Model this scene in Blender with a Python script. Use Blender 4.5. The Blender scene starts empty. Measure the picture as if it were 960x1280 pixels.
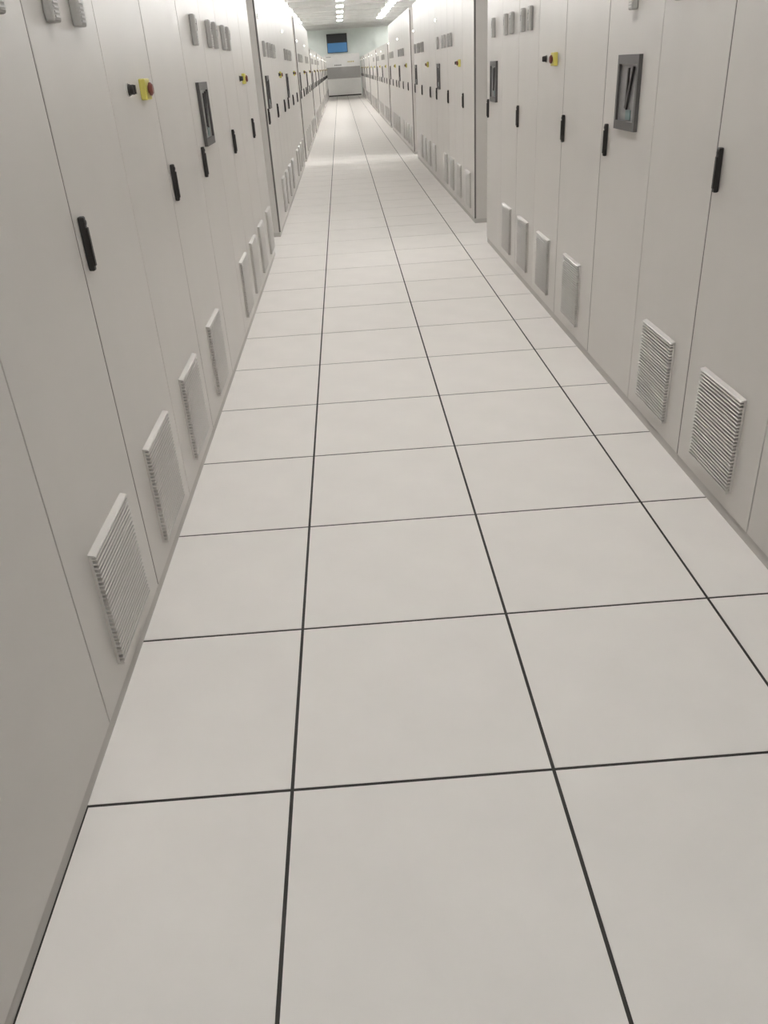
import bpy, bmesh, math, random
from mathutils import Matrix, Vector
random.seed(7)
S = bpy.context.scene
C = S.collection

# ------------------------------------------------------------------ camera
PITCH, ROLL, YAW = 0.5084, -0.0666, -0.0167
FOCAL_PX, CAM_H, CAM_X, CAM_Y = 999.35, 1.429, 0.2295, -1.2964
def cam_rot():
    cy, sy = math.cos(YAW), math.sin(YAW)
    rz = Matrix(((cy, sy, 0), (-sy, cy, 0), (0, 0, 1)))
    base = Matrix(((1, 0, 0), (0, 0, -1), (0, 1, 0)))
    cp, sp = math.cos(PITCH), math.sin(PITCH)
    rx = Matrix(((1, 0, 0), (0, cp, -sp), (0, sp, cp)))
    cr, sr = math.cos(ROLL), math.sin(ROLL)
    rr = Matrix(((cr, -sr, 0), (sr, cr, 0), (0, 0, 1)))
    w2c = rr @ rx @ base @ rz
    return w2c.transposed() @ Matrix(((1, 0, 0), (0, -1, 0), (0, 0, -1)))
cam = bpy.data.cameras.new('camera')
cam.sensor_fit = 'HORIZONTAL'; cam.sensor_width = 36.0
cam.lens = 36.0 * FOCAL_PX / 960.0
cam.clip_start = 0.02; cam.clip_end = 200
co = bpy.data.objects.new('camera', cam); C.objects.link(co)
co.matrix_world = Matrix.Translation((CAM_X, CAM_Y, CAM_H)) @ cam_rot().to_4x4()
S.camera = co

# ------------------------------------------------------------------ light
LAMP_STRENGTH = 33.5
w = bpy.data.worlds.new('world'); S.world = w; w.use_nodes = True
w.node_tree.nodes['Background'].inputs[0].default_value = (1, 0.98, 0.95, 1)
w.node_tree.nodes['Background'].inputs[1].default_value = 0.3
S.view_settings.view_transform = 'Standard'
S.view_settings.look = 'None'
S.view_settings.exposure = 0.95
S.view_settings.gamma = 1.0
S.view_settings.use_curve_mapping = False

# ------------------------------------------------------------------ materials
def paint(name, col, rough=0.45, var=0.03, scale=6.0, bump=0.0, bscale=300.0, metallic=0.0, spec=0.5):
    m = bpy.data.materials.new(name); m.use_nodes = True
    nt = m.node_tree; b = nt.nodes['Principled BSDF']
    tc = nt.nodes.new('ShaderNodeTexCoord')
    n = nt.nodes.new('ShaderNodeTexNoise'); n.inputs['Scale'].default_value = scale; n.inputs['Detail'].default_value = 4
    nt.links.new(tc.outputs['Object'], n.inputs['Vector'])
    r = nt.nodes.new('ShaderNodeValToRGB')
    r.color_ramp.elements[0].position = 0.3; r.color_ramp.elements[1].position = 0.7
    r.color_ramp.elements[0].color = tuple(max(0, c * (1 - var)) for c in col) + (1,)
    r.color_ramp.elements[1].color = tuple(min(1, c * (1 + var)) for c in col) + (1,)
    nt.links.new(n.outputs['Fac'], r.inputs['Fac'])
    nt.links.new(r.outputs['Color'], b.inputs['Base Color'])
    b.inputs['Roughness'].default_value = rough
    b.inputs['Metallic'].default_value = metallic
    b.inputs['Specular IOR Level'].default_value = spec
    if bump:
        n2 = nt.nodes.new('ShaderNodeTexNoise'); n2.inputs['Scale'].default_value = bscale
        nt.links.new(tc.outputs['Object'], n2.inputs['Vector'])
        bp = nt.nodes.new('ShaderNodeBump'); bp.inputs['Strength'].default_value = bump; bp.inputs['Distance'].default_value = 0.001
        nt.links.new(n2.outputs['Fac'], bp.inputs['Height']); nt.links.new(bp.outputs['Normal'], b.inputs['Normal'])
    return m
def glow(name, col, strength):
    m = bpy.data.materials.new(name); m.use_nodes = True
    b = m.node_tree.nodes['Principled BSDF']
    b.inputs['Base Color'].default_value = (*col, 1)
    b.inputs['Emission Color'].default_value = (*col, 1)
    b.inputs['Emission Strength'].default_value = strength
    return m
M = {}
M['paint'] = paint('cabinet_paint', (0.605, 0.579, 0.548), 0.34, 0.02, 3.0, 0.05, 500)
M['plinth'] = paint('plinth_paint', (0.50, 0.478, 0.452), 0.5, 0.03)
M['tile'] = paint('floor_tile_vinyl', (0.82, 0.785, 0.75), 0.55, 0.02, 5.0, 0.04, 260, spec=0.25)
M['joint'] = paint('floor_joint', (0.030, 0.026, 0.022), 0.7, 0.1)
M['wall'] = paint('wall_paint', (0.76, 0.80, 0.76), 0.7, 0.02)
M['ceiling'] = paint('ceiling_paint', (0.72, 0.72, 0.70), 0.8, 0.02)
M['beam'] = paint('beam_paint', (0.62, 0.62, 0.60), 0.7, 0.03)
M['black'] = paint('black_plastic', (0.022, 0.019, 0.017), 0.45, 0.1)
M['dark'] = paint('dark_grey_bezel', (0.085, 0.08, 0.076), 0.5, 0.08)
M['mid'] = paint('mid_grey_panel', (0.21, 0.205, 0.20), 0.35, 0.12, 30)
M['meter'] = paint('grey_meter_case', (0.40, 0.39, 0.37), 0.5, 0.05)
M['meter_face'] = paint('pale_meter_face', (0.52, 0.51, 0.49), 0.4, 0.05)
M['teal'] = paint('teal_readout', (0.10, 0.17, 0.17), 0.3, 0.1)
M['yellow'] = paint('safety_yellow', (0.56, 0.50, 0.11), 0.45, 0.05)
M['red'] = paint('dark_red_button', (0.14, 0.03, 0.02), 0.35, 0.08)
M['chrome'] = paint('chrome', (0.7, 0.7, 0.68), 0.25, 0.02, metallic=1.0)
M['lens'] = glow('white_pilot_lens', (1.0, 0.98, 0.92), 2.5)
M['tube'] = glow('fluorescent_tube', (1.0, 0.99, 0.98), LAMP_STRENGTH)
M['screen_black'] = glow('screen_black', (0.010, 0.010, 0.010), 0.2)
M['screen_blue'] = glow('screen_blue', (0.03, 0.10, 0.20), 0.45)
M['console'] = paint('console_paint', (0.84, 0.82, 0.79), 0.45, 0.02)
M['console_band'] = paint('console_band_paint', (0.36, 0.345, 0.325), 0.5, 0.03)
M['filter'] = paint('grille_shade_grey', (0.36, 0.345, 0.325), 0.8, 0.1, 80)  # backing coloured darker to put shade between the grille slats
M['gap_shade'] = paint('dark_gap_shade', (0.15, 0.142, 0.132), 0.8, 0.1)  # dark strips stand in for the shade in gaps between cabinets
M['amber'] = paint('amber_lamp', (0.55, 0.45, 0.15), 0.4, 0.05)

# ------------------------------------------------------------------ helpers
def box(bm, x0, x1, y0, y1, z0, z1, bevel=0.0):
    vs = [bm.verts.new((x, y, z)) for z in (z0, z1) for y in (y0, y1) for x in (x0, x1)]
    fs = []
    for q in ((0, 2, 3, 1), (4, 5, 7, 6), (0, 1, 5, 4), (2, 6, 7, 3), (0, 4, 6, 2), (1, 3, 7, 5)):
        fs.append(bm.faces.new([vs[i] for i in q]))
    if bevel:
        es = list({e for f in fs for e in f.edges})
        bmesh.ops.bevel(bm, geom=es, offset=bevel, segments=2, profile=0.5, affect='EDGES')
def cyl(bm, c, r, y0, y1, seg=16, r2=None):
    """disc/cylinder with its axis along local y (out of a cabinet front)"""
    r2 = r if r2 is None else r2
    a = [bm.verts.new((c[0] + r * math.cos(t), y0, c[1] + r * math.sin(t))) for t in [2 * math.pi * k / seg for k in range(seg)]]
    b = [bm.verts.new((c[0] + r2 * math.cos(t), y1, c[1] + r2 * math.sin(t))) for t in [2 * math.pi * k / seg for k in range(seg)]]
    for k in range(seg):
        bm.faces.new([a[k], a[(k + 1) % seg], b[(k + 1) % seg], b[k]])
    bm.faces.new(a[::-1]); bm.faces.new(b)
def prism(bm, pts, y0, y1):
    """polygon in x/z extruded along y"""
    a = [bm.verts.new((x, y0, z)) for x, z in pts]; b = [bm.verts.new((x, y1, z)) for x, z in pts]
    n = len(pts)
    for k in range(n): bm.faces.new([a[k], a[(k + 1) % n], b[(k + 1) % n], b[k]])
    bm.faces.new(a[::-1]); bm.faces.new(b)
def profile_x(bm, pts, x0, x1):
    """polygon in y/z extruded along x"""
    a = [bm.verts.new((x0, y, z)) for y, z in pts]; b = [bm.verts.new((x1, y, z)) for y, z in pts]
    n = len(pts)
    for k in range(n): bm.faces.new([a[k], a[(k + 1) % n], b[(k + 1) % n], b[k]])
    bm.faces.new(a[::-1]); bm.faces.new(b)
def mesh(name, mat, fill):
    bm = bmesh.new(); fill(bm)
    bmesh.ops.recalc_face_normals(bm, faces=bm.faces)
    me = bpy.data.meshes.new(name); bm.to_mesh(me); bm.free()
    me.materials.append(M[mat] if isinstance(mat, str) else mat)
    return me
def put(name, me, parent=None, loc=(0, 0, 0)):
    o = bpy.data.objects.new(name, me); C.objects.link(o)
    o.location = loc
    if parent is not None: o.parent = parent
    return o
def part(name, mat, fill, parent, loc=(0, 0, 0)):
    return put(name, mesh(name, mat, fill), parent, loc)
def empty(name, loc, rz, label, cat, group=None):
    o = bpy.data.objects.new(name, None); C.objects.link(o)
    o.location = loc; o.rotation_euler = (0, 0, rz); o.empty_display_size = 0.1
    o['label'] = label; o['category'] = cat
    if group: o['group'] = group
    return o
def copy_tree(o, parent=None):
    c = o.copy(); C.objects.link(c); c.parent = parent
    for ch in KIDS[o]: copy_tree(ch, c)
    return c

# ------------------------------------------------------------------ room shell
XL, XR = -4.8, 6.0
Y0, Y1 = -7.2, 53.4
ZC = 3.5
T = 0.6
def structure(name, mat, fill):
    o = part(name, mat, fill, None); o['kind'] = 'structure'; return o
floor = structure('floor', 'joint', lambda bm: box(bm, XL - 0.1, XR + 0.1, Y0 - 0.1, Y1 + 0.1, -0.12, -0.0014))
G = 0.0042                                    # half the joint
tile_me = mesh('tile', 'tile', lambda bm: box(bm, G, T - G, G, T - G, -0.0014, 0.0))
ROWS = range(-1, 74)
for r in ROWS:
    for c in range(-1, 3):
        if (c, r) == (-1, -1):                # cut short of the nearest left cabinet, a dark slit shows
            part('tile', 'tile', lambda bm: box(bm, 0.1368, T - G, G, T - G, -0.0014, 0.0), floor, (c * T, r * T, 0))
        else:
            put('tile', tile_me, floor, (c * T, r * T, 0))
def rest(bm):
    for r in range(-12, 89):
        for c in range(-8, 10):
            if r in ROWS and -1 <= c <= 2: continue
            box(bm, c * T + G, c * T + T - G, r * T + G, r * T + T - G, -0.0014, 0.0)
o = part('tile_field', 'tile', rest, floor); o['kind'] = 'stuff'
ceiling = structure('ceiling', 'ceiling', lambda bm: box(bm, XL - 0.1, XR + 0.1, Y0 - 0.1, Y1 + 0.1, ZC, ZC + 0.1))
PITCH_Y = 3.2
LAMP_Y0 = -5.4
beam_me = mesh('beam', 'beam', lambda bm: box(bm, XL, XR, -0.13, 0.13, -0.16, -0.0, 0.01))
k = 0
while True:
    y = LAMP_Y0 - PITCH_Y * 1.5 + k * PITCH_Y
    k += 1
    if y > Y1 - 0.5: break
    put('beam', beam_me, ceiling, (0, y, ZC))
structure('wall_left', 'wall', lambda bm: box(bm, XL - 0.1, XL, Y0 - 0.1, Y1 + 0.1, 0, ZC))
structure('wall_right', 'wall', lambda bm: box(bm, XR, XR + 0.1, Y0 - 0.1, Y1 + 0.1, 0, ZC))
structure('wall_back', 'wall', lambda bm: box(bm, XL, XR, Y1, Y1 + 0.1, 0, ZC))
structure('wall_front', 'wall', lambda bm: box(bm, XL, XR, Y0 - 0.1, Y0, 0, ZC))

# ------------------------------------------------------------------ cabinets
H, HLOW, DEPTH, DOOR_T, PL = 2.25, 1.92, 0.80, 0.018, 0.04
WD, WE, WB = 1.29, 1.26, 0.76
EXTRA = 0.14                                  # the nearest left cabinet is a wider one
WA = WD + EXTRA
GZ0, GZ1, GW = 0.112, 0.445, 0.325
def body_fill(wd, h):
    def f(bm):
        box(bm, 0.0006, wd - 0.0006, DOOR_T, DEPTH, PL, h)
        box(bm, 0.0006, wd - 0.0006, 0.0005, DOOR_T, h - 0.03, h)
    return f
SLAT_P, SLAT_T = 0.0125, 0.0046
SLAT_PTS = [(-0.0185, 0.0), (-0.019, SLAT_T * 0.5), (-0.0175, SLAT_T), (-0.004, SLAT_T + 0.0012), (-0.004, 0.0012)]
SLAT_ME = mesh('slat', 'paint', lambda bm: profile_x(bm, SLAT_PTS, 0.002, GW - 0.002))
NSLAT = 25
def slat_z(k): return GZ0 + 0.0145 + k * SLAT_P
def slats_joined(bm):
    for k in range(NSLAT):
        profile_x(bm, [(y, z + slat_z(k)) for y, z in SLAT_PTS], 0.002, GW - 0.002)
SLATS_ME = mesh('slats', 'paint', slats_joined)
def grille_fill(bm):
    profile_x(bm, [(0, GZ1 - 0.008), (-0.0185, GZ1 - 0.008), (-0.019, GZ1 - 0.006), (-0.016, GZ1 - 0.003), (0, GZ1 + 0.001)], 0, GW)
    box(bm, 0, GW, -0.0185, 0, GZ0, GZ0 + 0.008)
    box(bm, 0, 0.003, -0.007, 0, GZ0 + 0.008, GZ1 - 0.008)
    box(bm, GW - 0.003, GW, -0.007, 0, GZ0 + 0.008, GZ1 - 0.008)
GRILLE_ME = mesh('vent_grille', 'paint', grille_fill)
BACKING_ME = mesh('shade_backing', 'filter', lambda bm: box(bm, 0.003, GW - 0.003, -0.004, -0.0003, GZ0 + 0.008, GZ1 - 0.008))
def handle_fill(bm):
    box(bm, -0.010, 0.010, -0.016, 0.0, 0.0, 0.135, 0.004)
    box(bm, -0.007, 0.007, -0.020, -0.0155, 0.012, 0.108, 0.002)
    cyl(bm, (0, 0.120), 0.006, -0.016, -0.018, 10)
HANDLE_ME = mesh('handle', 'black', handle_fill)
METER_ME = mesh('meter', 'meter', lambda bm: (box(bm, -0.028, 0.028, -0.024, 0, 0, 0.130, 0.006)))
def face_fill(bm):
    box(bm, -0.020, 0.020, -0.0265, -0.0235, 0.052, 0.120)
    for k in range(4): box(bm, -0.020, 0.020, -0.0265, -0.0235, 0.010 + 0.010 * k, 0.0145 + 0.010 * k)
METER_FACE_ME = mesh('meter_face', 'meter_face', face_fill)
MARK_ME = mesh('meter_needle', 'black', lambda bm: (prism(bm, [(-0.002, 0.060), (0.002, 0.060), (0.014, 0.110), (0.011, 0.111)], -0.0278, -0.0265), box(bm, -0.016, 0.016, -0.0276, -0.0265, 0.088, 0.0905)))
LAMP_RING_ME = mesh('pilot_lamp', 'chrome', lambda bm: cyl(bm, (0, 0), 0.021, 0.0, -0.010, 16, 0.018))
LAMP_LENS_ME = mesh('lens', 'lens', lambda bm: cyl(bm, (0, 0), 0.016, -0.010, -0.024, 16, 0.011))
KEY_ME = mesh('key_switch', 'black', lambda bm: (cyl(bm, (0, 0), 0.017, 0, -0.010, 18), cyl(bm, (0, 0), 0.015, -0.010, -0.022, 18), box(bm, -0.005, 0.005, -0.028, -0.022, -0.013, 0.013)))
KEYRING_ME = mesh('switch_ring', 'chrome', lambda bm: cyl(bm, (0, 0), 0.020, 0, -0.005, 18))
def estop_fill(bm):
    box(bm, -0.040, 0.040, -0.022, 0, -0.033, 0.033, 0.004)
ESTOP_ME = mesh('emergency_stop', 'yellow', estop_fill)
def mush_fill(bm):
    cyl(bm, (0, 0), 0.013, -0.022, -0.026, 18); cyl(bm, (0, 0), 0.021, -0.026, -0.032, 20, 0.021); cyl(bm, (0, 0), 0.021, -0.032, -0.038, 20, 0.014)
MUSH_ME = mesh('stop_button', 'red', mush_fill)
DW, DH = 0.27, 0.28
def bezel_fill(bm):
    box(bm, 0, DW, -0.016, 0, 0, 0.034); box(bm, 0, DW, -0.016, 0, DH - 0.034, DH)
    box(bm, 0, 0.020, -0.016, 0, 0.034, DH - 0.034); box(bm, DW - 0.020, DW, -0.016, 0, 0.034, DH - 0.034)
BEZEL_ME = mesh('display_unit', 'dark', bezel_fill)
PANEL_ME = mesh('panel', 'mid', lambda bm: box(bm, 0.020, DW - 0.020, -0.006, -0.0005, 0.034, DH - 0.034))
DARK_BARS_ME = mesh('dark_bars', 'black', lambda bm: (prism(bm, [(0.122, 0.086), (0.144, 0.078), (0.204, 0.235), (0.193, 0.238)], -0.015, -0.006), prism(bm, [(0.124, 0.100), (0.136, 0.100), (0.142, 0.232), (0.132, 0.232)], -0.014, -0.006)))  # two slanted black bars on the inner panel
TEAL_ME = mesh('readout', 'teal', lambda bm: box(bm, 0.130, 0.190, -0.009, -0.006, 0.040, 0.078))
BODY = {(k, h): mesh('body', 'paint', body_fill(wd, h)) for k, wd in (('D', WD), ('A', WA), ('E', WE), ('B', WB)) for h in (H, HLOW)}
PLINTH = {k: mesh('plinth', 'plinth', (lambda wd: lambda bm: box(bm, 0.0006, wd - 0.0006, 0.007, DEPTH - 0.02, 0, PL))(wd)) for k, wd in (('D', WD), ('A', WA), ('E', WE), ('B', WB))}
DOORS = {}
def door_mesh(wd, h, a, b):
    k = (round(wd, 4), h, a, b)
    if k not in DOORS:
        DOORS[k] = mesh('door', 'paint', lambda bm: box(bm, a, wd - b, 0, DOOR_T - 0.001, PL + 0.004, h - 0.034, 0.0012))
    return DOORS[k]
GAP_STRIPS = {}
def gap_strip_mesh(x0, x1, h):
    k = (round(x0, 4), round(x1, 4), h)
    if k not in GAP_STRIPS:
        GAP_STRIPS[k] = mesh('gap_shade_strip', 'gap_shade', lambda bm: box(bm, x0, x1, 0.0014, DOOR_T - 0.0005, PL + 0.004, h - 0.034))
    return GAP_STRIPS[k]
FAR = 30.0
OUT, INN = 0.0042, 0.0026
def cabinet(kind, loc, rz, label, group, dist, h):
    names = {'D': 'display_cabinet', 'A': 'display_cabinet', 'E': 'switchgear_cabinet', 'B': 'narrow_cabinet'}
    cab = empty(names[kind], loc, rz, label, 'cabinet', group)
    put('body', BODY[(kind, h)], cab); put('plinth', PLINTH[kind], cab)
    detail = dist < FAR
    put('gap_shade_strip', gap_strip_mesh(0.0008, OUT - 0.0002, h), cab); put('gap_shade_strip', gap_strip_mesh(W[kind] - OUT + 0.0002, W[kind] - 0.0008, h), cab)  # strips that paint the gap shade at both cabinet edges
    def door(x, wd, a, b): return put('door', door_mesh(wd, h, a, b), cab, (x, 0, 0))
    def handle(d, x): put('handle', HANDLE_ME, d, (x, 0, 1.005))
    def grille(x, wd):
        g = put('vent_grille', GRILLE_ME, cab, (x + (wd - GW) / 2, 0, 0))
        put('shade_backing', BACKING_ME, g)
        if dist < 2.9:
            for k in range(NSLAT): put('slat', SLAT_ME, g, (0, 0, slat_z(k)))
        else:
            s = put('slats', SLATS_ME, g); s['kind'] = 'stuff'
    def meter(x):
        m = put('meter', METER_ME, cab, (x, 0, 1.565))
        if dist < 16:
            put('meter_face', METER_FACE_ME, m); put('meter_needle', MARK_ME, m)
    def lamp(x):
        l = put('pilot_lamp', LAMP_RING_ME, cab, (x, 0, h - 0.37 if h > 2 else 1.78)); put('lens', LAMP_LENS_ME, l)
    if kind in 'DA':
        e = EXTRA if kind == 'A' else 0.0
        d = door(0, 0.68 + e, OUT, INN); handle(d, 0.09)
        door(0.68 + e, 0.61, INN, OUT); grille(0.68 + e, 0.61)
        u = put('display_unit', BEZEL_ME, cab, (0.22 + e, 0, 1.13))
        put('panel', PANEL_ME, u)
        if detail: put('dark_bars', DARK_BARS_ME, u); put('readout', TEAL_ME, u)
        if detail:
            for x in (0.35, 0.86, 1.09): meter(x + e)
        lamp(0.16 + e)
    elif kind == 'E':
        d = door(0, 0.61, OUT, INN); handle(d, 0.045)
        door(0.61, 0.65, INN, OUT); grille(0, 0.61); grille(0.61, 0.65)
        if detail:
            for x in (0.17, 0.395): meter(x)
        k = put('key_switch', KEY_ME, cab, (0.84, 0, 1.408)); put('switch_ring', KEYRING_ME, k)
        e = put('emergency_stop', ESTOP_ME, cab, (1.06, 0, 1.405)); put('stop_button', MUSH_ME, e)
    else:
        d = door(0, WB, OUT, OUT); handle(d, 0.05); grille(0, WB)
    return cab
W = {'D': WD, 'A': WA, 'E': WE, 'B': WB}
LOOK = {'A': 'cabinet', 'D': 'cabinet with display', 'E': 'cabinet with yellow stop box', 'B': 'narrow one-door cabinet'}
ORD = ['first', 'second', 'third', 'fourth', 'fifth', 'sixth', 'seventh']
XLF, XRF = -0.46, 1.43
TRIPLE = WD + WE + WB
def row_left(b, start, seq, xface):
    y = start; n = {'D': 0, 'A': 0, 'E': 0, 'B': 0}
    for kind in seq:
        which = ['nearer', 'farther', 'farthest'][n[kind]]
        n[kind] += 1
        tone = 'grey' if b < 3 else 'low grey'
        lab = f'{tone} {LOOK[kind]}, {which} in {ORD[b]} block along left side'
        if kind == 'A': lab = 'plain grey cabinet cut by the lower left picture edge, nearest on left side'
        if b == 0 and kind == 'D': lab = 'grey cabinet with dark display in first block along left side'
        cabinet(kind, (xface, y, 0), math.pi / 2, lab, 'grey cabinets along the left side of the aisle', y, H if b < 3 else HLOW)
        y += W[kind]
def row_right(b, end, seq, xface):
    y = end; n = {'D': 0, 'A': 0, 'E': 0, 'B': 0}
    for kind in seq:
        which = ['farther', 'nearer'][n[kind]] if n[kind] < 2 else 'nearest'
        n[kind] += 1
        tone = 'grey' if b < 3 else 'low grey'
        lab = f'{tone} {LOOK[kind]}, {which} in {ORD[b]} block along right side'
        if b == 0 and kind == 'E' and n['E'] == 2: lab = 'grey cabinet cut by right picture edge, nearest on right side, with black handle'
        cabinet(kind, (xface, y, 0), -math.pi / 2, lab, 'grey cabinets along the right side of the aisle', y - W[kind], H if b < 3 else HLOW)
        y -= W[kind]
row_left(0, 2.85 - TRIPLE - EXTRA, 'AEBDEB', XLF)
row_right(0, 6.08, 'DEBDE', XRF)
BLOCK = 2 * TRIPLE
STARTS = [7.05 + 7.35 * k for k in range(6)]
for i, s in enumerate(STARTS):
    row_left(i + 1, s, 'DEBDEB', XLF - 0.01)
    row_right(i + 1, s + BLOCK, 'DEBDEB', XRF + 0.035)

# ------------------------------------------------------------------ far end: console and screen
YC = 51.6
con = empty('control_console', (0.42, YC, 0), 0, 'wide pale control console standing across the far end of aisle', 'console')
HW = 1.03
part('plinth', 'black', lambda bm: box(bm, -HW + 0.03, HW - 0.03, 0.05, 0.75, 0, 0.07), con)  # black base stands in for the shadow under the console
part('lower_panel', 'console', lambda bm: box(bm, -HW, HW, 0.0, 0.8, 0.07, 0.86, 0.01), con)
part('desk_edge', 'console', lambda bm: box(bm, -HW - 0.01, HW + 0.01, -0.04, 0.8, 0.862, 0.91, 0.008), con)
part('vent_band', 'console_band', lambda bm: box(bm, -HW, HW, 0.04, 0.8, 0.912, 1.50), con)
up = part('instrument_panel', 'console', lambda bm: profile_x(bm, [(0.02, 1.502), (0.12, 2.10), (0.16, 2.15), (0.8, 2.15), (0.8, 1.502)], -HW, HW), con)
for k in range(5):
    part('indicator', 'black', lambda bm: cyl(bm, (0, 0), 0.028, 0.02, -0.02, 10), up, (-0.42 + 0.085 * k, 0.035, 1.60))
for k in range(4):
    part('indicator', 'amber', lambda bm: cyl(bm, (0, 0), 0.034, 0.02, -0.02, 10), up, (0.36 + 0.10 * k, 0.06, 1.74))
part('name_strip', 'console_band', lambda bm: box(bm, -0.90, -0.62, -0.006, 0.012, -0.02, 0.02), up, (0, 0.11, 2.02))
SW, SH = 1.2, 0.98
scr = empty('wall_screen', (0.22, Y1 - 0.10, 2.24), 0, 'dark wall screen with blue lower half hanging above far console', 'screen')
part('housing', 'black', lambda bm: (box(bm, -SW / 2, SW / 2, 0.02, 0.07, 0, SH, 0.008), box(bm, -0.2, 0.2, 0.07, 0.10, 0.3, 0.7)), scr)
part('picture', 'screen_black', lambda bm: box(bm, -SW / 2 + 0.03, SW / 2 - 0.03, 0.016, 0.0199, SH * 0.52, SH - 0.03), scr)
part('picture', 'screen_blue', lambda bm: box(bm, -SW / 2 + 0.03, SW / 2 - 0.03, 0.016, 0.0199, 0.03, SH * 0.52), scr)

# ------------------------------------------------------------------ ceiling lamps
ZL = 3.40
def tube_fill(bm):
    n = 10; r = 0.021; x0, x1 = -0.12, 0.12
    a = [bm.verts.new((x0, r * math.cos(2 * math.pi * k / n), r * math.sin(2 * math.pi * k / n))) for k in range(n)]
    b = [bm.verts.new((x1, v.co.y, v.co.z)) for v in a]
    for k in range(n): bm.faces.new([a[k], a[(k + 1) % n], b[(k + 1) % n], b[k]])
    bm.faces.new(a[::-1]); bm.faces.new(b)
TUBE_ME = mesh('tube', 'tube', tube_fill)
def housing_fill(bm):
    box(bm, -0.15, 0.15, -0.40, 0.40, 0.05, ZC - ZL)
    box(bm, -0.15, -0.138, -0.40, 0.40, -0.02, 0.05); box(bm, 0.138, 0.15, -0.40, 0.40, -0.02, 0.05)
HOUSING_ME = mesh('housing', 'ceiling', housing_fill)
NUM = ['nearest', 'second', 'third', 'fourth', 'fifth', 'sixth', 'seventh', 'eighth', 'ninth', 'tenth', 'eleventh', 'twelfth', 'thirteenth', 'fourteenth', 'fifteenth', 'sixteenth', 'seventeenth', 'eighteenth', 'nineteenth', 'twentieth', 'twenty-first', 'twenty-second', 'twenty-third', 'twenty-fourth', 'twenty-fifth', 'twenty-sixth', 'twenty-seventh', 'twenty-eighth']
def ladder(ya, yb, step): return [LAMP_Y0 + step * k for k in range(60) if ya <= LAMP_Y0 + step * k <= yb]
near_fill = ladder(-4, 6, 1.6)  # unseen overhead lamps, set closer together to brighten the near floor
rows = (('middle', 0.42, near_fill + ladder(6, 28, 6.4) + ladder(28, 43, 3.2)), ('left', -1.5, ladder(5, 9, 3.2) + ladder(9, 43, 1.6)), ('right', 2.3, ladder(5, 9, 3.2) + ladder(9, 43, 1.6)),
        ('added outer left', -2.6, ladder(12, 40, 3.2) + ladder(40, 52.4, 1.6)), ('added outer right', 3.5, ladder(12, 40, 3.2) + ladder(40, 52.4, 1.6)))  # unseen rows added to brighten the far end
for rn, x, mine in rows:
    mine = sorted(set(round(v, 3) for v in mine))
    for i, y in enumerate(mine):
        k = len(mine) - 1 - i
        lab = f'lit ceiling lamp in the {rn} lamp row, {NUM[k]} ' + ('to' if k == 0 else 'from') + ' the far wall'
        L = empty('ceiling_lamp', (x, y, ZL), 0, lab, 'lamp', 'ceiling lamps in rows')
        put('housing', HOUSING_ME, L)
        for ty in (-0.32, -0.16, 0.0, 0.16, 0.32): put('tube', TUBE_ME, L, (0, ty, 0))
